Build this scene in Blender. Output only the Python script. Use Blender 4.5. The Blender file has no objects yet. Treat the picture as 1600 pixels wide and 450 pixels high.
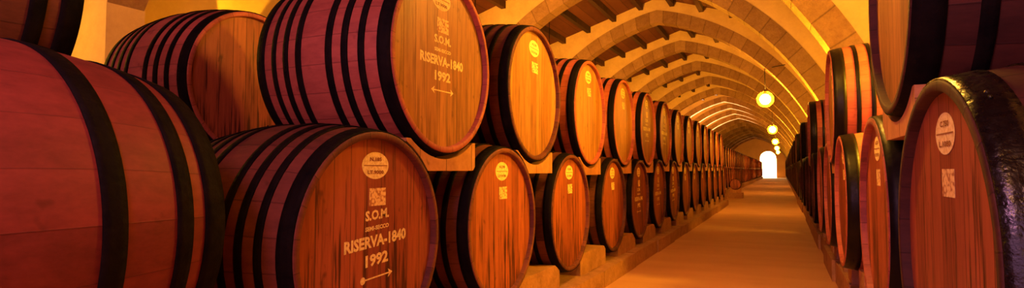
import bpy, math, random
from mathutils import Vector, Matrix
random.seed(7)
PI = math.pi
COL = bpy.context.scene.collection
SC = bpy.context.scene
EYE = 1.35

# ------------------------------------------------------------------ mesh helpers
class MB:
    """collects vertices, faces, loop uvs and material slots, then links ONE mesh object"""
    def __init__(self): self.v, self.f, self.uv, self.mi, self.sm = [], [], [], [], []
    def face(self, pts, uvs=None, m=0, smooth=False):
        b = len(self.v); self.v += [tuple(p) for p in pts]
        self.f.append(tuple(range(b, b + len(pts)))); self.uv.append(uvs or [(0, 0)] * len(pts)); self.mi.append(m); self.sm.append(smooth)
    def box(self, x0, x1, y0, y1, z0, z1, m=0):
        b = len(self.v)
        self.v += [(x, y, z) for x in (x0, x1) for y in (y0, y1) for z in (z0, z1)]
        for q in ((0, 1, 3, 2), (4, 6, 7, 5), (0, 4, 5, 1), (2, 3, 7, 6), (0, 2, 6, 4), (1, 5, 7, 3)):
            self.f.append(tuple(b + k for k in q)); self.mi.append(m); self.sm.append(False)
            pts = [self.v[b + k] for k in q]
            n = [max(p[a] for p in pts) - min(p[a] for p in pts) for a in range(3)]
            a = n.index(min(n)); ax = [k for k in range(3) if k != a]
            self.uv.append([(p[ax[0]], p[ax[1]]) for p in pts])
    def lathe(self, prof, n, us=1.0, m=0, smooth=True, closed=False):
        """prof: list of (x, r); revolve around the X axis"""
        b = len(self.v); P = len(prof)
        for i in range(n):
            a = 2 * PI * i / n
            for x, r in prof: self.v.append((x, r * math.cos(a), r * math.sin(a)))
        d = [0.0]
        for k in range(1, P): d.append(d[-1] + math.hypot(prof[k][0] - prof[k-1][0], prof[k][1] - prof[k-1][1]))
        rng = range(P if closed else P - 1)
        for i in range(n):
            j = (i + 1) % n
            for k in rng:
                l = (k + 1) % P
                self.f.append((b + i*P + k, b + j*P + k, b + j*P + l, b + i*P + l))
                u0, u1 = i / n * us, (i + 1) / n * us; w0, w1 = d[k], d[l] if l else d[k] + .05
                self.uv.append([(u0, w0), (u1, w0), (u1, w1), (u0, w1)]); self.mi.append(m); self.sm.append(smooth)
    def disc(self, x, r, n, m=0, flip=False):
        pts = [(x, r * math.cos(2*PI*i/n), r * math.sin(2*PI*i/n)) for i in range(n)]
        if flip: pts.reverse()
        self.face(pts, [(p[1], p[2]) for p in pts], m)
    def prism(self, poly, axis, a0, a1, m=0):
        """poly: list of 2D points in the plane normal to axis ('x': (y,z), 'y': (x,z))"""
        def P(p, a): return (a, p[0], p[1]) if axis == 'x' else (p[0], a, p[1])
        n = len(poly)
        self.face([P(p, a0) for p in poly], [tuple(p) for p in poly], m); self.face([P(p, a1) for p in reversed(poly)], [tuple(p) for p in reversed(poly)], m)
        d = 0
        for i in range(n):
            p, q = poly[i], poly[(i+1) % n]; l = math.hypot(p[0]-q[0], p[1]-q[1])
            self.face([P(p, a0), P(p, a1), P(q, a1), P(q, a0)], [(a0, d), (a1, d), (a1, d+l), (a0, d+l)], m); d += l
    def strip(self, lo, hi, axis, a0, a1, m=0):
        """a solid between two polylines of equal length (2D), extruded along axis; quads so concave outlines stay clean"""
        def P(p, a): return (a, p[0], p[1]) if axis == 'x' else (p[0], a, p[1])
        n = len(lo); dl = [0.0]; 
        for i in range(1, n): dl.append(dl[-1] + math.hypot(lo[i][0]-lo[i-1][0], lo[i][1]-lo[i-1][1]))
        for i in range(n - 1):
            for a, fl in ((a0, False), (a1, True)):
                q = [P(lo[i], a), P(lo[i+1], a), P(hi[i+1], a), P(hi[i], a)]; t = math.hypot(hi[i][0]-lo[i][0], hi[i][1]-lo[i][1]); t2 = math.hypot(hi[i+1][0]-lo[i+1][0], hi[i+1][1]-lo[i+1][1])
                w = [(dl[i], 0), (dl[i+1], 0), (dl[i+1], t2), (dl[i], t)]
                if fl: q.reverse(); w.reverse()
                self.face(q, w, m)
            self.face([P(lo[i], a0), P(lo[i], a1), P(lo[i+1], a1), P(lo[i+1], a0)], [(dl[i], 0), (dl[i], a1-a0), (dl[i+1], a1-a0), (dl[i+1], 0)], m)
            self.face([P(hi[i], a0), P(hi[i+1], a0), P(hi[i+1], a1), P(hi[i], a1)], [(dl[i], 0), (dl[i+1], 0), (dl[i+1], a1-a0), (dl[i], a1-a0)], m)
        for i in (0, n - 1):
            q = [P(lo[i], a0), P(hi[i], a0), P(hi[i], a1), P(lo[i], a1)]
            if i: q.reverse()
            self.face(q, [(0, 0), (.3, 0), (.3, a1-a0), (0, a1-a0)], m)
    def tube(self, pts, r, n=10, m=0):
        pts = [Vector(p) for p in pts]; b = len(self.v)
        for i, p in enumerate(pts):
            t = (pts[min(i+1, len(pts)-1)] - pts[max(i-1, 0)]).normalized()
            s = t.cross(Vector((0, 0, 1)) if abs(t.z) < .9 else Vector((1, 0, 0))).normalized(); u = s.cross(t)
            for k in range(n):
                a = 2*PI*k/n; self.v.append(tuple(p + r*(s*math.cos(a) + u*math.sin(a))))
        for i in range(len(pts)-1):
            for k in range(n):
                l = (k+1) % n
                self.f.append((b+i*n+k, b+i*n+l, b+(i+1)*n+l, b+(i+1)*n+k)); self.uv.append([(0, 0)]*4); self.mi.append(m); self.sm.append(True)
        for e in (0, len(pts)-1):
            self.f.append(tuple(b+e*n+k for k in (range(n) if e else reversed(range(n))))); self.uv.append([(0, 0)]*n); self.mi.append(m); self.sm.append(False)
    def sphere(self, c, r, n=20, h=12, m=0, sz=1.0):
        prof = [(-r*math.cos(PI*k/h), max(r*math.sin(PI*k/h), 1e-4)) for k in range(h+1)]
        b = len(self.v); self.lathe(prof, n, m=m)
        for i in range(b, len(self.v)):
            x, y, z = self.v[i]; self.v[i] = (c[0]+z, c[1]+y, c[2]+x*sz)
    def mesh(self, name, mats):
        me = bpy.data.meshes.new(name); me.from_pydata(self.v, [], self.f); me.update()
        if not isinstance(mats, (list, tuple)): mats = [mats]
        for m in mats: me.materials.append(m)
        ul = me.uv_layers.new(name='UVMap')
        flat = []
        for w in self.uv:
            for u in w: flat += [u[0], u[1]]
        ul.data.foreach_set('uv', flat)
        me.polygons.foreach_set('material_index', self.mi); me.polygons.foreach_set('use_smooth', self.sm)
        me.validate(); me.update(); return me
def link(name, me, parent=None, loc=(0, 0, 0), rot=(0, 0, 0)):
    o = bpy.data.objects.new(name, me); COL.objects.link(o); o.location = loc; o.rotation_euler = rot
    if parent: o.parent = parent
    return o
def thing(name, label, cat, loc, rz=0, group=None):
    o = bpy.data.objects.new(name, None); COL.objects.link(o); o.empty_display_size = .1
    o.location = loc; o.rotation_euler = (0, 0, rz); tag(o, label, cat, group); return o
def tag(o, label, cat, group=None):
    o['label'] = label; o['category'] = cat
    if group: o['group'] = group
def struct(name, me, label=None, cat='room', parent=None):
    o = link(name, me, parent); 
    if not parent:
        o['kind'] = 'structure'; o['category'] = cat
        if label: o['label'] = label
    return o

# ------------------------------------------------------------------ materials
class NT:
    def __init__(self, name, rough=.7, metal=0.0, spec=.3):
        self.m = bpy.data.materials.new(name); self.m.use_nodes = True; self.t = self.m.node_tree
        self.b = self.t.nodes['Principled BSDF']; self.b.inputs['Roughness'].default_value = rough; self.b.inputs['Metallic'].default_value = metal
        self.b.inputs['Specular IOR Level'].default_value = spec
    def n(self, ty, **k):
        x = self.t.nodes.new(ty)
        for a, v in k.items(): setattr(x, a, v)
        return x
    def l(self, a, b): self.t.links.new(a, b)
    def math(self, op, a, b=None):
        x = self.n('ShaderNodeMath', operation=op)
        for i, s in enumerate((a, b)):
            if s is None: continue
            if isinstance(s, (int, float)): x.inputs[i].default_value = s
            else: self.l(s, x.inputs[i])
        return x.outputs[0]
    def mix(self, f, a, b, mode='MIX'):
        x = self.n('ShaderNodeMix', data_type='RGBA', blend_type=mode)
        for s, i in ((f, 0), (a, 6), (b, 7)):
            if isinstance(s, (int, float)): x.inputs[i].default_value = s
            elif isinstance(s, tuple): x.inputs[i].default_value = (*s, 1)
            else: self.l(s, x.inputs[i])
        return x.outputs[2]
    def ramp(self, f, stops):
        x = self.n('ShaderNodeValToRGB'); e = x.color_ramp.elements
        while len(e) < len(stops): e.new(.5)
        for q, (p, c) in zip(e, stops): q.position = p; q.color = (*c, 1) if isinstance(c, tuple) else (c, c, c, 1)
        self.l(f, x.inputs[0]); return x.outputs[0]
    def noise(self, vec, scale, detail=4, rough=.6, dist=0.0, dim='3D'):
        x = self.n('ShaderNodeTexNoise'); x.noise_dimensions = dim
        x.inputs['Scale'].default_value = scale; x.inputs['Detail'].default_value = detail; x.inputs['Roughness'].default_value = rough; x.inputs['Distortion'].default_value = dist
        if vec is not None: self.l(vec, x.inputs['Vector'])
        return x.outputs[0]
    def mapv(self, vec, scale=(1, 1, 1), loc=(0, 0, 0)):
        x = self.n('ShaderNodeMapping'); x.inputs['Scale'].default_value = scale; x.inputs['Location'].default_value = loc
        self.l(vec, x.inputs[0]); return x.outputs[0]
    def comb(self, a, b, c=0.0):
        x = self.n('ShaderNodeCombineXYZ')
        for i, s in enumerate((a, b, c)):
            if isinstance(s, (int, float)): x.inputs[i].default_value = s
            else: self.l(s, x.inputs[i])
        return x.outputs[0]
    def uv(self):
        x = self.n('ShaderNodeUVMap'); x.uv_map = 'UVMap'; s = self.n('ShaderNodeSeparateXYZ'); self.l(x.outputs[0], s.inputs[0]); return x.outputs[0], s.outputs[0], s.outputs[1]
    def rnd(self): return self.n('ShaderNodeObjectInfo').outputs['Random']
    def obj(self): return self.n('ShaderNodeTexCoord').outputs['Object']
    def col(self, c):
        if isinstance(c, tuple): self.b.inputs['Base Color'].default_value = (*c, 1)
        else: self.l(c, self.b.inputs['Base Color'])
    def bump(self, h, st=.3, d=.01):
        x = self.n('ShaderNodeBump'); x.inputs['Strength'].default_value = st; x.inputs['Distance'].default_value = d; self.l(h, x.inputs['Height']); self.l(x.outputs[0], self.b.inputs['Normal'])
    def white(self, v):
        x = self.n('ShaderNodeTexWhiteNoise'); x.noise_dimensions = '1D'; self.l(v, x.inputs['W']); return x.outputs[0]

def wood_planks(name, dark, light, seam_w, per_u, grain=(9, 1.2), stain=0.0, rough=.62, tint=.5, spec=.25, seam_dark=.15, objvar=.35):
    """planks side by side along u (per_u planks per unit), grain running along v"""
    k = NT(name, rough, 0, spec); vec, u, v = k.uv(); r = k.rnd()
    pu = k.math('MULTIPLY', u, per_u); pu = k.math('ADD', pu, k.math('MULTIPLY', k.math('FLOOR', k.math('MULTIPLY', r, 37)), 1.0) if False else 0.5)
    idx = k.math('FLOOR', pu); fr = k.math('FRACT', pu)
    w = k.white(k.math('ADD', idx, k.math('MULTIPLY', r, 311.7)))
    gv = k.comb(k.math('ADD', k.math('MULTIPLY', u, grain[0] * per_u / 4), k.math('MULTIPLY', idx, 3.7)), k.math('MULTIPLY', v, grain[1]), k.math('MULTIPLY', r, 50))
    g = k.noise(gv, 2.2, 5, .65, .3); g2 = k.noise(gv, 9, 3, .6)
    f = k.math('ADD', k.math('MULTIPLY', g, .75), k.math('MULTIPLY', g2, .3)); f = k.math('ADD', f, k.math('MULTIPLY', k.math('SUBTRACT', w, .5), tint)); f = k.math('ADD', f, k.math('MULTIPLY', k.math('SUBTRACT', r, .5), objvar))
    c = k.ramp(f, [(.22, dark), (.8, light)])
    e = k.math('MINIMUM', fr, k.math('SUBTRACT', 1.0, fr))
    seam = k.ramp(e, [(0.0, seam_dark), (seam_w, 1.0)])
    c = k.mix(1.0, c, seam, 'MULTIPLY')
    if stain:
        sv = k.comb(k.math('ADD', k.math('MULTIPLY', u, 21.0), k.math('MULTIPLY', r, 91)), k.math('MULTIPLY', v, 1.1), r)
        s = k.noise(sv, 1.6, 3, .6); lo = k.math('ADD', s, k.math('MULTIPLY', v, -.16))
        c = k.mix(k.ramp(lo, [(.545, 0.0), (.66, stain)]), c, tuple(x * .22 for x in dark))
    kn = k.noise(k.comb(k.math('MULTIPLY', u, per_u * .5), k.math('MULTIPLY', v, 3), k.math('MULTIPLY', r, 77)), 3.0, 2, .5)
    c = k.mix(k.ramp(kn, [(.68, 0.0), (.76, .6)]), c, tuple(x * .4 for x in dark))
    k.col(c); k.bump(k.math('ADD', k.math('MULTIPLY', seam, 1.0), k.math('MULTIPLY', g2, .25)), .35, .006)
    return k.m
NST = 24
M = {}
M['stave'] = wood_planks('aged_oak_staves', (.22, .042, .030), (.48, .115, .070), .03, 1.0, grain=(5, 2.2), rough=.6, tint=.35, seam_dark=.5)
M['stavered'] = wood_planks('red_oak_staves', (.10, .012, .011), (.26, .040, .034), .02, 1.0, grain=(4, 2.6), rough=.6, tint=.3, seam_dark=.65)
M['stavedark'] = wood_planks('shaded_oak_staves', (.055, .013, .009), (.18, .046, .027), .03, 1.0, grain=(5, 2.2), rough=.65, tint=.35, seam_dark=.5)  # same oak in darker tones, the shade between casks painted in
M['staveblack'] = wood_planks('deep_shade_oak_staves', (.026, .007, .006), (.085, .022, .014), .03, 1.0, grain=(5, 2.2), rough=.7, tint=.35, seam_dark=.5)  # darkest copy of the oak, shade painted in for the unlit right row
M['head'] = wood_planks('lit_oak_head_boards', (.27, .097, .026), (.54, .235, .06), .032, 8.2, grain=(9, 1.5), stain=.45, tint=.4, rough=.5, objvar=.15, seam_dark=.25)  # lighter copy of the head boards, for heads in stronger lamp light
M['headred'] = wood_planks('dim_oak_head_boards', (.20, .040, .019), (.42, .105, .040), .032, 8.2, grain=(9, 1.5), stain=.9, tint=.46, rough=.5, objvar=.2, seam_dark=.18)  # redder, darker copy: the weaker light on these heads is painted in
M['beam'] = wood_planks('sawn_timber', (.35, .13, .045), (.62, .28, .10), .02, 3.0, grain=(6, 4), rough=.75, tint=.25)
M['purlin'] = wood_planks('dark_roof_timber', (.035, .014, .008), (.075, .028, .015), .02, 2.0, rough=.8)
M['boards'] = wood_planks('roof_boards', (.07, .018, .010), (.12, .034, .016), .03, 2.6, grain=(4, .6), rough=.85, tint=.4)
def hoop_mat(name, lo, hi, spec, bm=.5):
    k = NT(name, .5, .1, spec); o = k.obj()
    n = k.noise(o, 9, 4, .6); n2 = k.noise(o, 38, 3, .6)
    k.col(k.ramp(n, [(.3, (.003, .0022, .003)), (.75, (.012, .007, .006))]))
    k.l(k.ramp(n2, [(.3, lo), (.7, hi)]), k.b.inputs['Roughness']); k.bump(k.math('ADD', n, k.math('MULTIPLY', n2, .5)), bm, .012); return k.m
M['hoop'] = hoop_mat('black_hoop_iron', .6, .8, .06); M['hoopworn'] = hoop_mat('worn_hoop_iron', .3, .5, .15, .16); M['hooplump'] = hoop_mat('pitted_hoop_iron', .2, .4, .55, .6)
def plaster(name, a, b, sc=1.3, st=.25):
    k = NT(name, .9, 0, .1); o = k.n('ShaderNodeNewGeometry').outputs['Position']
    n = k.noise(o, sc, 5, .65); n2 = k.noise(o, 14, 4, .7)
    k.col(k.ramp(k.math('ADD', k.math('MULTIPLY', n, .8), k.math('MULTIPLY', n2, .25)), [(.3, a), (.72, b)])); k.bump(k.math('ADD', n, n2), st, .02); return k.m
M['plaster'] = plaster('lime_plaster', (.50, .30, .12), (.70, .46, .19))
M['wall'] = plaster('wall_plaster', (.56, .35, .13), (.70, .47, .18), .8)
def ring_mat():
    k = NT('tuff_voussoirs', .92, 0, .1); vec, u, v = k.uv(); p = k.n('ShaderNodeNewGeometry').outputs['Position']
    q = k.math('MULTIPLY', u, 2.1); idx = k.math('FLOOR', q); fr = k.math('FRACT', q); w = k.white(idx)
    e = k.math('MINIMUM', fr, k.math('SUBTRACT', 1.0, fr)); n = k.noise(p, 5, 6, .75); n2 = k.noise(p, 22, 4, .7)
    f = k.math('ADD', k.math('MULTIPLY', n, .6), k.math('ADD', k.math('MULTIPLY', n2, .35), k.math('MULTIPLY', k.math('SUBTRACT', w, .5), .25)))
    c = k.ramp(f, [(.25, (.20, .10, .042)), (.75, (.42, .235, .10))]); s = k.ramp(e, [(0.0, .55), (.04, 1.0)])
    k.col(k.mix(1.0, c, s, 'MULTIPLY')); k.bump(k.math('ADD', k.math('ADD', n, n2), k.math('MULTIPLY', s, .6)), .6, .04); return k.m
M['ring'] = ring_mat()
def stone_mat():
    k = NT('rough_limestone', .9, 0, .12); p = k.n('ShaderNodeNewGeometry').outputs['Position']; n = k.noise(p, 4, 6, .7); n2 = k.noise(p, 26, 4, .7)
    k.col(k.ramp(k.math('ADD', k.math('MULTIPLY', n, .7), k.math('MULTIPLY', n2, .35)), [(.3, (.22, .095, .045)), (.75, (.52, .25, .12))])); k.bump(k.math('ADD', n, n2), .5, .02); return k.m
M['stone'] = stone_mat()
def floor_mat():
    k = NT('beaten_earth_floor', .85, 0, .2); p = k.n('ShaderNodeNewGeometry').outputs['Position']; n = k.noise(p, .9, 5, .6); n2 = k.noise(p, 60, 4, .75); n3 = k.noise(k.mapv(p, (.25, 2.2, 1)), 1.0, 3, .5)
    f = k.math('ADD', k.math('MULTIPLY', n, .4), k.math('ADD', k.math('MULTIPLY', n2, .3), k.math('MULTIPLY', n3, .35)))
    k.col(k.ramp(f, [(.3, (.48, .225, .105)), (.72, (.66, .34, .165))])); k.bump(k.math('ADD', n2, n), .3, .012); return k.m
M['floor'] = floor_mat()
def paint():
    k = NT('stencil_paint', .75, 0, .15); o = k.obj(); n = k.noise(o, 60, 3, .6); k.col(k.ramp(n, [(.3, (.74, .50, .15)), (.6, (.97, .78, .32))])); return k.m
M['paint'] = paint()
def stamp_mat():
    k = NT('stamped_crest_paint', .75, 0, .15); vec, u, v = k.uv(); x = k.n('ShaderNodeTexVoronoi'); x.inputs['Scale'].default_value = 55; k.l(vec, x.inputs['Vector'])
    n = k.noise(vec, 70, 3, .6)
    k.col(k.ramp(k.math('ADD', k.math('MULTIPLY', x.outputs[0], .8), k.math('MULTIPLY', n, .4)), [(.3, (.9, .66, .26)), (.62, (.82, .56, .2)), (.75, (.5, .22, .07))])); return k.m
M['stamp'] = stamp_mat()
k = NT('label_ink', .8); k.col((.36, .14, .035)); M['ink'] = k.m
k = NT('black_lamp_metal', .5, .4); k.col((.02, .015, .012)); M['lampmetal'] = k.m
def emit(name, c, s):
    k = NT(name, .5); k.b.inputs['Base Color'].default_value = (0, 0, 0, 1); k.b.inputs['Emission Color'].default_value = (*c, 1); k.b.inputs['Emission Strength'].default_value = s; return k.m
LAMP = (1.0, .43, .04)
M['globe'] = emit('lit_globe', (1.0, .47, .05), 450)
M['day'] = emit('daylit_glass', (1.0, .66, .26), 26)

# ------------------------------------------------------------------ casks
RE, RB = .592, .648
def rad(s, L, Re=RE, Rb=RB): return Rb - (Rb - Re) * (2*s/L - 1)**2
def body_mesh(L, n=78, ns=22, Re=RE, Rb=RB, mat='stave'):
    m = MB(); rec = .042
    prof = [(-rec, Re-.040), (-.004, Re-.036), (0, Re-.034), (0, Re-.004)]
    prof += [(-L*i/ns, rad(L*i/ns, L, Re, Rb)) for i in range(ns+1)]
    prof[4] = (-.004, Re)
    prof += [(-L, Re-.034), (-L+rec, Re-.040)]
    m.lathe(prof, n, NST); 
    return m.mesh('staves', M[mat])
def head_mesh(Re=RE, L=None, back=False, mat='head'):
    m = MB(); x = -.036 if not back else -(L-.036); m.disc(x, Re-.037, 72, 0, flip=back)
    m.lathe([(x, Re-.037), (x-.02*(1 if not back else -1), Re-.037)], 72)
    return m.mesh('head', M[mat])
def hoop_mesh(s0, s1, L, Re=RE, Rb=RB, t=.007, n=78, mat='hoop'):
    m = MB(); ss = [s0 + (s1-s0)*i/3 for i in range(4)]
    prof = [(-s, rad(s, L, Re, Rb)+t) for s in ss] + [(-s1-.0005, rad(s1, L, Re, Rb)-.002), (-s0+.0005, rad(s0, L, Re, Rb)-.002)]
    m.lathe(prof, n, 1, closed=True); 
    # the riveted lap of the iron strip
    for j in (0, 1):
        a = 1.1 + .05*j; s = (s0+s1)/2; r = rad(s, L, Re, Rb)+t
        m.sphere((0, 0, 0), .007, 6, 4)
        q = 7*5*1
        b = len(m.v) - 6*5
        for i in range(b, len(m.v)):
            p = m.v[i]; m.v[i] = (p[0]-s, p[1]+r*math.cos(a), p[2]+r*math.sin(a))
    return m.mesh('hoop', M[mat])
def text_mesh(lines, mat, name, tilt=0.0):
    """lines: (string, y centre, z centre, height, width) on a head facing +X"""
    V, F = [], []
    for s, yc, zc, h, wd in lines:
        cu = bpy.data.curves.new('txt', 'FONT'); cu.body = s; cu.size = 1; cu.resolution_u = 2; cu.offset = .042
        o = bpy.data.objects.new('txt', cu); COL.objects.link(o); bpy.context.view_layer.update()
        me = bpy.data.meshes.new_from_object(o.evaluated_get(bpy.context.evaluated_depsgraph_get()))
        xs = [v.co.x for v in me.vertices]; ys = [v.co.y for v in me.vertices]
        x0, x1, y0, y1 = min(xs), max(xs), min(ys), max(ys); b = len(V)
        for v in me.vertices:
            y = ((v.co.x-x0)/(x1-x0)-.5)*wd; z = ((v.co.y-y0)/(y1-y0)-.5)*h; z += y*tilt
            V.append((0, yc+y, zc+z))
        F += [tuple(b+i for i in p.vertices) for p in me.polygons]
        bpy.data.objects.remove(o); bpy.data.meshes.remove(me); bpy.data.curves.remove(cu)
    return V, F
def plain_mesh(name, V, F, mats, mi=None):
    me = bpy.data.meshes.new(name); me.from_pydata(V, [], F)
    for m in (mats if isinstance(mats, list) else [mats]): me.materials.append(m)
    if mi: me.polygons.foreach_set('material_index', mi)
    me.uv_layers.new(name='UVMap'); me.update(); return me
EPS = .0015
def disc_label_mesh(top, bottom):
    """painted oval with a rule across and two lines of figures"""
    n = 40; V = [(0, .112*math.cos(2*PI*i/n), .073*math.sin(2*PI*i/n)) for i in range(n)]; F = [tuple(range(n))]; mi = [0]
    b = len(V); V += [(EPS, -.098, -.0022), (EPS, .098, -.0022), (EPS, .098, .0022), (EPS, -.098, .0022)]; F.append((b, b+1, b+2, b+3)); mi.append(1)
    tv, tf = text_mesh([(top, .0, .034, .021, .10), (bottom, .0, -.036, .021, .135)], None, 't'); b = len(V)
    V += [(EPS, y, z) for x, y, z in tv]; F += [tuple(b+i for i in f) for f in tf]; mi += [1]*len(tf)
    return plain_mesh('number_oval', V, F, [M['paint'], M['ink']], mi)
def stamp_mesh():
    m = MB(); m.box(0, .001, -.070, .070, -.048, .048); return m.mesh('square_stamp', M['stamp'])
def lettering_meshes(yc=.03, two_headed=True, tilt=.03):
    out = []
    for nm, ln in (('stencilled_initials', ('S.O.M.', yc, .145, .055, .20)), ('stencilled_grade', ('SEMI-SECCO', yc, .075, .024, .20)), ('stencilled_name', ('RISERVA-1840', yc, .005, .066, .52)), ('stencilled_year', ('1992', yc, -.095, .066, .19))):
        V, F = text_mesh([ln], None, 't', tilt); out.append(plain_mesh(nm, V, F, M['paint']))
    V, F = [], []
    def poly(pts):
        b = len(V); V.extend((0, yc+y, -.19+z+y*tilt) for y, z in pts); F.append(tuple(range(b, b+len(pts))))
    if two_headed: poly([(-.135, 0), (-.095, -.024), (-.104, -.004), (.104, -.004), (.095, -.024), (.135, 0), (.095, .024), (.104, .004), (-.104, .004), (-.095, .024)])
    else: poly([(-.115+.02*math.cos(2*PI*q/14), .02*math.sin(2*PI*q/14)) for q in range(1, 14)] + [(-.096, -.004), (.104, -.004), (.095, -.024), (.135, 0), (.095, .024), (.104, .004), (-.096, .004)])
    out.append(plain_mesh('stencilled_arrow', V, F, M['paint'])); return out
STAMP = stamp_mesh(); OVALS = [disc_label_mesh('N.185', 'LT.9000'), disc_label_mesh('N.186', 'LT.9000'), disc_label_mesh('N.178', 'LT.9150'), disc_label_mesh('C.750', 'L.1080')]
LET_A = lettering_meshes(.03, False, .055); LET_B = lettering_meshes(.0, True, .0)

class Kind: pass
def make_kind(L, hoops, n=78, Re=RE, Rb=RB, smat='stave', hmat='hoop'):
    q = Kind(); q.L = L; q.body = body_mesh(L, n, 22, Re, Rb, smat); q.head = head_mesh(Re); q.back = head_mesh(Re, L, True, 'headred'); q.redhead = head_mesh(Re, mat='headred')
    q.hoops = [hoop_mesh(a, b, L, Re, Rb, n=n, mat=hmat) for a, b in hoops]; q.far = None; q.Re = Re; q.Rb = Rb; q.hs = hoops; return q
def sym(L, hs): return hs + [(L-b, L-a) for a, b in reversed(hs)]
K_LEFT = make_kind(1.05, sym(1.05, [(.006, .085), (.165, .205), (.275, .318), (.385, .430)]))
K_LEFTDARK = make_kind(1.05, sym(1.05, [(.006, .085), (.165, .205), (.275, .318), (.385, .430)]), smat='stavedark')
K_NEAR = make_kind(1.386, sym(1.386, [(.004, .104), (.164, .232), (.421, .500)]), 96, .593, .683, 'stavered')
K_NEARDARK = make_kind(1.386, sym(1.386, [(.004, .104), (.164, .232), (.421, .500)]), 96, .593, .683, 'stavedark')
K_RIGHT = make_kind(1.10, sym(1.10, [(.006, .115), (.195, .232), (.315, .352), (.435, .472)]), hmat='hoopworn')
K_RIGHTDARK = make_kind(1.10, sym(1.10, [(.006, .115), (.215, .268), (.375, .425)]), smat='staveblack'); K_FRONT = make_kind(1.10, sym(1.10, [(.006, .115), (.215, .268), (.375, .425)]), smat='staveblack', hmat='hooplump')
def far_mesh(q, n=30, mat='head'):
    """a distant cask as one mesh: staves, head and iron hoops on three materials"""
    m = MB(); L = q.L
    prof = [(-.036, RE-.037), (0, RE-.034), (0, RE)] + [(-L*i/8, rad(L*i/8, L)) for i in range(1, 9)] + [(-L+.036, RE-.037)]
    m.lathe(prof, n, NST, 0)
    m.disc(-.036, RE-.036, n, 1); m.disc(-(L-.036), RE-.036, n, 1, True)
    for a, b in q.hs: m.lathe([(-a, rad(a, L)-.002), (-a, rad(a, L)+.008), (-b, rad(b, L)+.008), (-b, rad(b, L)-.002)], n, 1, 2)
    # the painted oval and stamp on the head
    pts = [(-.034, .112*math.cos(2*PI*i/16), .41+.073*math.sin(2*PI*i/16)) for i in range(16)]; m.face(pts, None, 3)
    m.face([(-.034, -.07, .192), (-.034, .07, .192), (-.034, .07, .288), (-.034, -.07, .288)], None, 3)
    return m.mesh('distant_cask', [M['stave'], M[mat], M['hoop'], M['paint']])
for q in (K_LEFT, K_RIGHT): q.far = far_mesh(q); q.farred = far_mesh(q, mat='headred')
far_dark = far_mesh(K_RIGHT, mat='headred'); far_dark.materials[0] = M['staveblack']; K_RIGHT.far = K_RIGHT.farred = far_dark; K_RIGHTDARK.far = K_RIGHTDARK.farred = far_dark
NCASK = [0]
def cask(kind, x, y, zc, rz, label, group, oval=None, stamp=True, letters=None, roll=None, far=False, bung=False, yo=0.0, tilt=0.0, red=False):
    NCASK[0] += 1
    if far:
        o = link('wine_cask', kind.farred if red else kind.far, None, (x, y, zc), (random.uniform(-.05, .05), 0, rz)); tag(o, label, 'cask', group); return o
    t = thing('wine_cask', label, 'cask', (x, y, zc-kind.Rb), rz, group); z = kind.Rb
    roll = random.randrange(NST)*2*PI/NST if roll is None else roll
    b = link('staves', kind.body, t, (0, 0, z), (roll, 0, 0))
    h = link('head', kind.redhead if red else kind.head, t, (0, 0, z), (tilt, 0, 0)); bk = link('rear_head', kind.back, t, (0, 0, z), (random.uniform(-.3, .3), 0, 0))
    for hm in kind.hoops: link('hoop', hm, t, (0, 0, z), (random.uniform(0, 6.28), 0, 0))
    if oval is not None: link('number_oval', OVALS[oval], h, (-.036+EPS, yo, .41))['label'] = 'pale painted oval with a rule and figures'
    if stamp: link('square_stamp', STAMP, h, (-.036+.0006, yo+.02, .24))['label'] = 'pale square stamp with a worn crest'
    for lm in (letters or []): link(lm.name.split('.')[0], lm, h, (-.036+EPS, 0, 0))['label'] = 'pale stencilled paint'
    if bung:
        m = MB(); m.lathe([(0, 1e-4), (.0, .03), (.03, .026), (.034, 1e-4)], 16)
        g = link('bung', m.mesh('bung', M['stave']), t, (-kind.L*bung[0], 0, z), (0, 0, 0))
        a = bung[1]; r = kind.Rb-.004; g.location = (-bung[0], r*math.cos(a), z+r*math.sin(a)); g.rotation_euler = (a, 0, 0)
        g.matrix_basis = Matrix.Translation((-bung[0], rad(bung[0], kind.L, kind.Re, kind.Rb)*math.cos(a), z+rad(bung[0], kind.L, kind.Re, kind.Rb)*math.sin(a))) @ Matrix.Rotation(a, 4, 'X') @ Matrix.Rotation(PI/2, 4, 'Z')
    return t
ORD = ['nearest', 'second', 'third', 'fourth', 'fifth', 'sixth', 'seventh', 'eighth', 'ninth', 'tenth', 'eleventh', 'twelfth', 'thirteenth', 'fourteenth', 'fifteenth']
def nth(i):
    if i < len(ORD): return ORD[i]
    k = i+1; return '%d%s' % (k, 'th' if 10 <= k % 100 <= 20 else {1: 'st', 2: 'nd', 3: 'rd'}.get(k % 10, 'th'))

# saddles and blocks -----------------------------------------------------------
def saddle_mesh(up_dz, lo_dy, lo_dz, ru, rl, depth, half, ztop_flat, zbot, horn, name='saddle'):
    """timber cradle: concave top for the cask above, hollowed under-corners for the two casks below (local y,z; origin on the axis height of the lower casks' tops)"""
    n = 40; lo, hi = [], []
    for i in range(n+1):
        y = -half + 2*half*i/n
        zt = horn
        if abs(y) < ru: zt = min(zt, up_dz - math.sqrt(ru*ru - y*y))
        zb = zbot
        for c in lo_dy:
            d = y-c
            if abs(d) < rl: zb = max(zb, lo_dz + math.sqrt(rl*rl - d*d))
        zb = min(zb, zt-.004)
        lo.append((y, zb)); hi.append((y, zt))
    m = MB(); m.strip(lo, hi, 'x', -depth, 0); return m.mesh(name, M['beam'])

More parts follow.
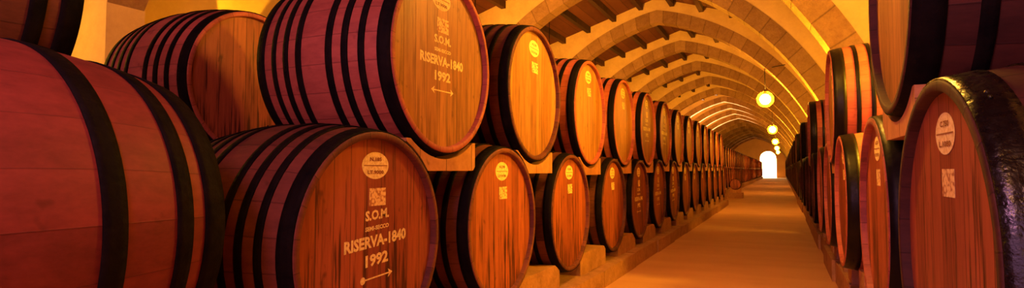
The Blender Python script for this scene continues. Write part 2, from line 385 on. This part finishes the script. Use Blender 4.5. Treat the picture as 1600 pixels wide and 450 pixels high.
LX = -1.96      # chime plane of the left row (head boards sit 4 cm behind it)
PITCH = 1.561; YL0, YU0 = 2.478, 3.160; ZL, ZU = -.4167+EYE, .6773+EYE
adjL = {0: (0, .03), 1: (.0, -.005), 2: (.01, -.02), 3: (.11, -.035), 4: (.05, -.03)}
adjU = {0: (0, .025), 1: (-.045, .0), 2: (0, -.025), 3: (.0, -.02), 4: (0, -.015)}
NL = 14
GL, GU = 'lower casks of the left row', 'upper casks of the left row'
lowY, upY = [], []
for i in range(NL):
    a = adjL.get(i, (random.uniform(-.03, .03), random.uniform(-.012, .004))); y, z = YL0+PITCH*i+a[0], ZL+a[1]; lowY.append((y, z))
    lab = ('large oak cask with stencilled letters and arrow, nearest in lower left row' if i == 0 else '%s cask from the camera in the lower tier of the left row' % nth(i))
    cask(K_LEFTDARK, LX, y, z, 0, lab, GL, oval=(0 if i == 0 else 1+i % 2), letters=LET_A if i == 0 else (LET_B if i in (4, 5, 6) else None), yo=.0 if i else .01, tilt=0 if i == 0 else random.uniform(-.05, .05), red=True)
for i in range(NL-1):
    a = adjU.get(i, (random.uniform(-.03, .03), random.uniform(-.008, .012))); y, z = YU0+PITCH*i+a[0], ZU+a[1]; upY.append((y, z))
    lab = ('large oak cask with golden lettered head, nearest in upper left row' if i == 0 else '%s cask from the camera in the upper tier of the left row' % nth(i))
    cask(K_LEFTDARK if i == 1 else K_LEFT, LX, y, z, 0, lab, GU, oval=(0 if i == 0 else 1+i % 2), letters=LET_B if i in (0, 4, 5) else None, yo=-.02 if i == 0 else 0, tilt=random.uniform(-.03, .03))
def add_saddles(lows, ups, x0, sgn, L, rz, where, group, zoff=0.0):
    for i, (yu, zu) in enumerate(ups):
        for front in (True, False):
            near = sorted(lows, key=lambda q: abs(q[0]-yu))[:2]
            s = .02 if front else L-.20
            ru = max(rad(s, L), rad(s+.16, L))+.010; rl = ru
            me = saddle_mesh(zu, [(c[0]-yu)*(1 if rz == 0 else -1) for c in near], sum(c[1] for c in near)/2+.0, ru, rl, .16, .41, 0, zu-ru-.075, zu-ru+.12)
            o = link('saddle', me, None, (x0-sgn*s, yu, 0), (0, 0, rz))
            tag(o, '%s timber saddle under the %s upper cask of the %s' % ('front' if front else 'rear', nth(i), where), 'saddle', group)
add_saddles(lowY, upY, LX, 1, 1.05, 0, 'left row', 'timber saddles of the left row')

# stone blocks that carry the lower casks
def block_mesh(w, h0, r, zc, dy, depth):
    lo, hi = [], []; n = 16
    for i in range(n+1):
        y = -w/2+w*i/n; zt = h0
        for c in dy:
            d = y-c
            if abs(d) < r: zt = min(zt, zc-math.sqrt(r*r-d*d))
        lo.append((y, 0)); hi.append((y, max(zt, .05)))
    m = MB(); m.strip(lo, hi, 'x', -depth, 0); return m.mesh('stone_block', M['stone'])
KH = .20
rk = random.Random(5)
ke = [YL0-.72] + [YL0+PITCH*(i+.5)+rk.uniform(-.06, .06) for i in range(NL)]
for i in range(NL):
    x1 = -1.87+rk.uniform(-.03, .02); a, b = ke[i]+.012, ke[i+1]-.012; c = (a+b)/2
    n = 8; lo = [(a-c+(b-a)*k_/n, 0) for k_ in range(n+1)]; hi = [(y, KH-.012*rk.random()*(k_ in (0, n)) - .004*rk.random()) for k_, (y, _) in enumerate(lo)]
    m = MB(); m.strip(lo, hi, 'x', -1.25, 0)
    o = link('kerb_stone', m.mesh('kerb_stone', M['stone']), None, (x1, c, 0)); tag(o, 'long kerb stone under the %s lower cask of the left row' % nth(i), 'kerb stone', 'kerb stones of the left row')
m = MB(); m.box(-2.72, -2.28, YL0-.6, lowY[-1][0]+.6, KH, .246); struct('trim_1', m.mesh('timber_runner', M['beam']), 'timber runner along the kerb under the left casks', 'runner')
m = MB(); m.box(.85, 1.25, 1.7, 103, .26, .383); struct('trim_6', m.mesh('timber_runner', M['beam']), 'timber runner along the kerb under the right casks', 'runner')
ys = [lowY[0][0]-.78] + [(lowY[i][0]+lowY[i+1][0])/2 for i in range(NL-1)] + [lowY[-1][0]+.78]
for i, y in enumerate(ys):
    dy = [c[0]-y for c in lowY if abs(c[0]-y) < 1.2]; zc = min([c[1] for c in lowY if abs(c[0]-y) < 1.2])
    for fr in (True, False):
        o = link('stone_block', block_mesh(.98, .43-KH, RE+.034, zc-KH, dy, .30), None, (LX-.035 if fr else LX-.70, y, KH))
        tag(o, '%s chocking stone, %s from the camera, between lower left casks' % ('front' if fr else 'rear', nth(i)), 'stone block', 'chocking stones of the left row')

# second row of casks behind the left row (its aisle is dark)
for i in range(5):
    y, z = 3.32+PITCH*i, ZU+.02
    cask(K_LEFT, -3.91, y, z, 0, ('cask with half-shadowed blank head behind the nearest upper left cask' if i == 0 else '%s upper cask of the dark row behind the left row' % nth(i)), 'upper casks of the row behind', stamp=False, red=True)
    cask(K_LEFT, -3.91, y-.70, ZL, 0, '%s lower cask of the dark row behind the left row' % nth(i), 'lower casks of the row behind', stamp=False)
cask(K_LEFT, -3.91, 3.32+PITCH*5-.70, ZL, 0, 'sixth lower cask of the dark row behind the left row', 'lower casks of the row behind', stamp=False)
add_saddles([(3.32+PITCH*i-.70, ZL) for i in range(6)], [(3.32+PITCH*i, ZU+.02) for i in range(5)], -3.91, 1, 1.05, 0, 'dark row behind', 'timber saddles of the row behind')
m = MB(); m.box(-5.05, -3.86, 1.9, 11.1, 0, ZL-RB-.004); struct('trim_2', m.mesh('stone_kerb', M['stone']), 'stone kerb under the dark row of casks behind', 'kerb')

# near stack, heads turned down the hall
NZ = -.212+EYE
cask(K_NEAR, -2.568, 1.535, NZ, PI/2+.024, 'huge reddish cask seen from its side, filling the lower left foreground', 'casks of the near stack', stamp=False, bung=(.33, .26), roll=.07)
cask(K_NEAR, -4.41, 1.545, NZ, PI/2+.01, 'cask of the near stack hidden behind the huge foreground cask', 'casks of the near stack', stamp=False)
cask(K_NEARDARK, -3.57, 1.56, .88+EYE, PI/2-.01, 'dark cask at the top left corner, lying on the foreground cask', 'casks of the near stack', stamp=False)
m = MB(); m.box(-5.10, -1.95, .15, 1.50, 0, NZ-.683-.004); struct('trim_3', m.mesh('stone_kerb', M['stone']), 'stone kerb under the foreground casks', 'kerb')

# right row -------------------------------------------------------------------
RX = .475; ZRL, ZRU = -.285+EYE, .874+EYE
BAY = 5.26; A0 = 4.62; TH = .5            # first arch face, arch thickness
bays = []
lowR, upR = [(2.424, ZRL), (3.98, ZRL)], [(3.21, .86+EYE)]
nb = 18
for b in range(nb):
    y0 = A0+BAY*b
    off = (1.43, 3.10, 4.60) if b == 0 else (1.36+random.uniform(-.03, .03), 2.93, 4.48)
    lowR += [(y0+d, ZRL-.03*(b > 0)) for d in off]
    upR.append((y0+(off[0]+off[1])/2+.06, (.67+EYE)))
    if b > 2: upR.append((y0+(off[1]+off[2])/2+.12, .70+EYE))
GRL, GRU = 'lower casks of the right row', 'upper casks of the right row'
for i, (y, z) in enumerate(lowR):
    far = y > 21
    lab = 'reddish cask with oval and square stamp, cut by the right edge in front' if i == 0 else '%s cask from the camera in the lower tier of the right row' % nth(i)
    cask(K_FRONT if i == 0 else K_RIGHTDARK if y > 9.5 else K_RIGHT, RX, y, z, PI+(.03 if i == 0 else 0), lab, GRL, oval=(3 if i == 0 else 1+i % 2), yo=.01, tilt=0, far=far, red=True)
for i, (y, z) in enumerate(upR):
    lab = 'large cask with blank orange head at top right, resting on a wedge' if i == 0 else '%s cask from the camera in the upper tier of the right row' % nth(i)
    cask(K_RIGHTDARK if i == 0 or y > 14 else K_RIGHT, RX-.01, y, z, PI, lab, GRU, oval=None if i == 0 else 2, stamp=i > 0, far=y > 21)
add_saddles(lowR, [u for u in upR if u[0] < 40], RX, -1, 1.10, PI, 'right row', 'timber saddles of the right row')
m = MB(); m.box(.58, 1.62, 26.2, 103, 0, .26); struct('trim_4', m.mesh('stone_kerb', M['stone']), 'long low stone kerb under the far right casks', 'kerb')
yk = 1.6; ik = 0
while yk < 26:
    l = min(1.55+rk.uniform(-.12, .12), 26.2-yk); l = 26.2-yk if 26.2-yk-l < .6 else l
    x0 = .545+rk.uniform(-.025, .03); n = 8; lo = [(-(l-.03)/2+(l-.03)*q/n, 0) for q in range(n+1)]; hi = [(a, .26-.012*rk.random()*(q in (0, n))-.004*rk.random()) for q, (a, _) in enumerate(lo)]
    m = MB(); m.strip(lo, hi, 'x', 0, 1.07); o = link('kerb_stone', m.mesh('kerb_stone', M['stone']), None, (x0, yk+l/2, 0))
    tag(o, '%s kerb stone from the camera along the right row of casks' % nth(ik), 'kerb stone', 'kerb stones of the right row'); yk += l; ik += 1
for i in range(len(lowR)):
    if lowR[i][0] > 40: break
    for side in (-1, 1):
        y = lowR[i][0]+side*.47; zc = lowR[i][1]
        o = link('stone_block', block_mesh(.34, .24, RE+.05, zc-.26, [-side*.47], .28), None, (.58+.28, y, .26))
        tag(o, 'chocking stone on the %s side of the %s lower right cask' % ('near' if side < 0 else 'far', nth(i)), 'stone block', 'chocking stones of the right row')

# far block of casks on the left beyond the cross passage
FX = -2.80
for i in range(44):
    y = 31.6+1.56*i
    cask(K_LEFT, FX, y, ZL, 0, '%s lower cask of the far left block beyond the passage' % nth(i), 'lower casks of the far left block', far=True, red=True)
    if i < 43: cask(K_LEFT, FX, y+.78, ZU, 0, '%s upper cask of the far left block beyond the passage' % nth(i), 'upper casks of the far left block', far=True)
m = MB(); m.box(-3.95, -2.72, 30.8, 100, 0, ZL-RB-.004); struct('trim_5', m.mesh('stone_kerb', M['stone']), 'stone kerb under the far left block of casks', 'kerb')
# the small cask on a trestle at the mouth of the passage, its head towards the camera
t = thing('small_cask', 'small dark cask with round head facing us at the end of left row', 'cask', (-2.03, 29.2, 0), -PI/2)
t.scale = (.6, .6, .6); t.location.z = .26
sb = MB(); sb.box(-.33, .33, -.6, .08, 0, .26); o = link('stone_block', sb.mesh('stone_block', M['stone']), None, (-2.03, 29.2, 0)); o.location.y = 29.2+.5; tag(o, 'low stone block under the small cask at the end of left row', 'stone block')
sm = MB(); sl = .8; sm.lathe([(-.02, .36), (0, .37), (0, .40)] + [(-sl*i/10, .40+.045*(1-(2*i/10-1)**2)) for i in range(11)] + [(-sl+.02, .36)], 40, 18)
link('staves', sm.mesh('staves', M['stave']), t, (0, 0, .68))
sm = MB(); sm.disc(-.02, .37, 40); link('head', sm.mesh('head', M['headred']), t, (0, 0, .68)); sm = MB(); sm.disc(-sl+.02, .37, 40, 0, True); link('rear_head', sm.mesh('rear_head', M['headred']), t, (0, 0, .68))
for a, b in ((.01, .08), (.2, .25), (.55, .60), (.72, .79)):
    hm = MB(); f = lambda s: .40+.045*(1-(2*s/sl-1)**2)
    hm.lathe([(-a, f(a)-.002), (-a, f(a)+.006), (-b, f(b)+.006), (-b, f(b)-.002)], 40, 1, closed=True); link('hoop', hm.mesh('hoop', M['hoop']), t, (0, 0, .68))
for k_, xx in enumerate((-.12, -.66)):
    n = 20; lo = [(-.4+.8*i/n, 0) for i in range(n+1)]; hi = [(y, min(.42, .68-math.sqrt(.46**2-y*y)) if abs(y) < .46 else .42) for y, _ in lo]
    cm = MB(); cm.strip(lo, hi, 'x', xx-.06, xx+.06); o = link('cradle', cm.mesh('cradle', M['beam']), None, (-2.03, 29.2, .26), (0, 0, -PI/2)); o.scale = (.6, .6, .6); tag(o, '%s timber cradle under the small cask at the passage' % ('front' if k_ == 0 else 'rear'), 'cradle', 'cradles of the small cask')

# ------------------------------------------------------------------ the hall
XC, AE, AR, AZ = -3.95, 1.40, 6.908, -1.5+EYE      # pointed arch: centre line, centre offset, radius, centre height
RT = .42
XL, XR = -9.9, 2.45
Y0H, Y1H = -7.2, 106.0
def zroof(x): return 7.46+.02-.32*abs(x-XC)
def arc(r, n=40):
    """inner or outer curve from the left springing over the crown to the right springing"""
    pts = []; a1 = math.acos(AE/r)
    th0 = math.asin(max(-1, -AZ/r)) if AZ < 0 else 0.0
    th0 = math.asin(-AZ/r)
    for i in range(n+1):
        a = th0+(a1-th0)*i/n; pts.append((r*math.cos(a)-AE, AZ+r*math.sin(a)))
    left = [(XC-x, z) for x, z in pts]; right = [(XC+x, z) for x, z in reversed(pts)]
    return left + right[1:]
inner, outer = arc(AR), arc(AR+RT)
rm = MB(); rm.strip(inner, outer, 'y', 0, TH); RING = rm.mesh('stone_arch', M['ring'])
sp = MB(); hi = [(x, zroof(x)) for x, z in outer]
sp.strip(outer, hi, 'y', .012, TH-.012)
for xe, xo in ((XL, outer[0][0]), (outer[-1][0], XR)): sp.strip([(xe, 0), (xo, 0)], [(xe, zroof(xe)), (xo, zroof(xo))], 'y', .012, TH-.012)
SPAN = sp.mesh('spandrel', M['plaster'])
pm = MB(); pm.box(XL, -8.32, -.01, TH+.01, 0, 4.7); PIER = pm.mesh('pier', M['plaster'])
na = 0
for b in range(-2, 20):
    y = A0+BAY*b
    if y > Y1H-.6: break
    o = struct('stone_arch', RING, '%s pointed stone arch spanning the hall, counted from the camera' % nth(b+2), 'arch'); o.location = (0, y, 0); o['group'] = 'stone arches of the hall'
    struct('spandrel', SPAN, parent=o); struct('pier', PIER, parent=o)
def shell(name, box, mat, lab, cat):
    m = MB(); m.box(*box); return struct(name, m.mesh(name, mat), lab, cat)
shell('floor', (XL, XR, Y0H, Y1H, -.1, 0), M['floor'], 'orange beaten earth floor of the cellar', 'floor')
shell('wall_left', (XL-.2, XL, Y0H, Y1H, 0, 6.0), M['wall'], 'plastered left side wall of the cellar', 'wall')
shell('wall_right', (XR, XR+.2, Y0H, Y1H, 0, 6.0), M['wall'], 'plastered right side wall of the cellar', 'wall')
m = MB()
for s, xe in ((-1, XL-.2), (1, XR+.2)):
    w = abs(xe-XC); z0, z1 = zroof(XC), zroof(xe)
    q = [(XC, Y0H, z0), (xe, Y0H, z1), (xe, Y1H, z1), (XC, Y1H, z0)]; uv = [(0, 0), (0, w), (Y1H-Y0H, w), (Y1H-Y0H, 0)]
    uv = [(b, a) for a, b in uv]
    if s > 0: q.reverse(); uv.reverse()
    m.face(q, uv); m.face([(x, y, z+.08) for x, y, z in reversed(q)], list(reversed(uv)))
struct('ceiling', m.mesh('ceiling', M['boards']), 'boarded roof of the cellar between the arches', 'ceiling')
for s in (-1, 1):
    for k_ in range(6):
        x = XC+s*(.55+.98*k_)
        if x > XR-.1: continue
        z = zroof(x); pmb = MB(); pmb.box(x-.075, x+.075, Y0H, Y1H, z-.20, z+.02)
        o = struct('roof_purlin', pmb.mesh('roof_purlin', M['purlin']), 'dark roof purlin %s from the ridge on the %s slope' % (ORD[k_] if k_ else 'first', 'left' if s < 0 else 'right'), 'roof beam'); o['group'] = 'roof purlins'
# end wall with its daylit doorway
DX0, DX1, DZ = -3.35, -.85, 3.2
n = 24; dr = (DX1-DX0)/2; dc = (DX0+DX1)/2
lo = [(DX0+2*dr*i/n, DZ+math.sqrt(max(dr*dr-(DX0+2*dr*i/n-dc)**2, 0))) for i in range(n+1)]
m = MB(); m.strip(lo, [(x, zroof(x)) for x, z in lo], 'y', 105.2, 105.6)
for a, b in ((XL, DX0), (DX1, XR)): m.strip([(a, 0), (b, 0)], [(a, zroof(a)), (b, zroof(b))], 'y', 105.2, 105.6)
struct('wall_far', m.mesh('wall_far', M['wall']), 'plastered end wall around the bright doorway', 'wall')
m = MB(); m.prism([(DX0, 0), (DX1, 0)] + list(reversed(lo)), 'y', 105.45, 105.5)
struct('door_1', m.mesh('door_1', M['day']), 'bright daylit doorway at the far end of the aisle', 'door')

# ------------------------------------------------------------------ lamps
gm = MB(); gm.sphere((0, 0, 0), .17, 24, 14); GLOBE = gm.mesh('bulb', M['globe']); gm = MB(); gm.sphere((0, 0, 0), .16, 24, 14); GLOBE2 = gm.mesh('bulb', emit('dim_globe', (1.0, .43, .04), 110))
k = NT('amber_halo', .3, 0, .2); k.col((1, .5, .03)); k.b.inputs['Alpha'].default_value = .30  # painted halo: faint glowing shell round the bulb, imitates lamp glare
k.b.inputs['Emission Color'].default_value = (1, .46, .01, 1); k.b.inputs['Emission Strength'].default_value = 1.6; M['amber'] = k.m
gm = MB(); gm.sphere((0, 0, 0), .27, 28, 16); HALO = gm.mesh('halo_globe', M['amber'])
cm = MB(); cm.lathe([(.0, .001), (.0, .05), (.06, .055), (.10, .03), (.16, .018), (.16, .001)], 18); CAP = cm.mesh('socket', M['lampmetal'])
GL_ = 'pendant lamps along the aisle'
names = ['second', 'nearest visible', 'middle', 'fourth', 'fifth', 'farthest']
LAMPS = [-11.0+15.78*k_ for k_ in range(1, 7)]
for i, y in enumerate([4.95, 20.65, 36.43, 52.21, 67.99, 83.77]):
    z = 3.69 if i else 3.5; x = -.46
    lab = ['glowing globe lamp hanging above the frame before the nearest arch', 'largest glowing globe lamp hanging over the aisle', 'second glowing globe lamp down the aisle', 'third glowing globe lamp down the aisle', 'fourth glowing globe lamp down the aisle', 'farthest glowing globe lamp down the aisle'][i]
    t = thing('pendant_lamp', lab, 'lamp', (x, y, z), 0, GL_)
    link('bulb', GLOBE, t); link('halo_globe', HALO, t)
    link('socket', CAP, t, (0, 0, .155), (0, -PI/2, 0))
    dz = math.sqrt(AR**2-(x-XC+AE)**2)+AZ if i else zroof(x)
    c = MB(); c.tube([(0, 0, .33), (0, 0, dz-z+.01)], .012, 8); link('cord', c.mesh('cord', M['lampmetal']), t)
    if i == 1:
        c = MB(); c.tube([(0, -.10, dz-z-.06), (.3, -.29, dz-z-.02), (.62, -.29, dz-z+.02)], .012, 8); link('wire', c.mesh('wire', M['lampmetal']), t)
def plight(name, loc, e, c=LAMP, r=.12, spot=None):
    d = bpy.data.lights.new(name, 'SPOT' if spot else 'POINT'); d.energy = e; d.color = c; d.shadow_soft_size = r
    o = bpy.data.objects.new(name, d); COL.objects.link(o); o.location = loc
    if spot:
        tgt, ang, bl = spot; d.spot_size = ang; d.spot_blend = bl; o.rotation_euler = (Vector(tgt)-Vector(loc)).to_track_quat('-Z', 'Y').to_euler()
    return o
for i, y in enumerate((7.5, 12.8, 18.0, 23.3, 28.5, 39.0, 49.6, 60.1, 70.6)):
    t = thing('pendant_lamp', 'globe lamp over the hidden left aisle, %s from the camera' % nth(i), 'lamp', (-7.1, y, 3.3), 0, 'pendant lamps of the left aisle')
    link('bulb', GLOBE2, t); link('socket', CAP, t, (0, 0, .155), (0, -PI/2, 0))
    c = MB(); c.tube([(0, 0, .33), (0, 0, zroof(-7.1)-3.3+.01)], .012, 8); link('cord', c.mesh('cord', M['lampmetal']), t)
YEL = (1.0, .56, .025)
# bay lamps standing behind the right row, and lamps at the pier feet that wash the arch haunches
plight('bay_lamp', (1.95, 5.7, 3.0), 680, YEL)
for b in range(1, 18):
    y = A0+BAY*b
    plight('pier_lamp', (.95, y+.25, 2.0), 2300, YEL, .05, ((.2, y+.25, 4.0), .8, .6))
    if b > 1: plight('bay_lamp', (1.95, y-2.0, 2.4), 160, YEL)
# lamp of the side aisle on the left, and added vault fill
plight('aisle_lamp', (-9.0, 3.2, 3.3), 110, YEL)
for k_ in range(1, 12): plight('vault_fill', (-5.6 if k_ < 4 else -5.0, A0+BAY*k_-4.0, 2.95), 1700 if k_ < 3 else 720, LAMP, .1, ((-3.9, A0+BAY*k_, 5.8), 1.9, .5))  # added fill spots without fittings, brighten the arch faces
plight('near_fill', (-.46, -.4, 3.45), 105, LAMP, .2)  # added warm fill light behind the camera, no fitting
plight('rear_lamp', (1.25, -1.4, 1.05), 38, YEL, .06, ((.52, 1.75, 1.15), .35, .5))
plight('rear_fill', (-1.2, -.8, 3.3), 180, (1.0, .36, .72), .35)  # added crimson fill light, stands in for daylight from behind
plight('wall_spot', (-8.6, 7.1, 2.6), 900, YEL, .03, ((-9.9, 8.1, 5.1), .42, .15))
for k_ in range(8, 12): plight('passage_light', (-8.0, A0+BAY*k_+.25, 2.4), 15000, (1, .82, .55), .1, ((-5.7, A0+BAY*k_+.25, 6.0), 1.0, .5))
# reddish light of the hall behind the camera

w = bpy.data.worlds.new('World'); SC.world = w; w.use_nodes = True
bg = w.node_tree.nodes['Background']; bg.inputs[0].default_value = (1.0, .42, .80, 1); bg.inputs[1].default_value = 1.8

# ------------------------------------------------------------------ camera
cd = bpy.data.cameras.new('Camera'); cam = bpy.data.objects.new('Camera', cd); COL.objects.link(cam); SC.camera = cam
cd.sensor_fit = 'HORIZONTAL'; cd.sensor_width = 36; cd.lens = 891.98/1600*36; cd.clip_start = .05; cd.clip_end = 400
cam.location = (0, 0, EYE); cam.rotation_euler = (PI/2+.0452, 0, .4415)
vs = SC.view_settings; SC.display_settings.display_device = 'sRGB'
vs.view_transform = 'Standard'; vs.look = 'None'; vs.gamma = 1; vs.exposure = 0; vs.use_curve_mapping = False
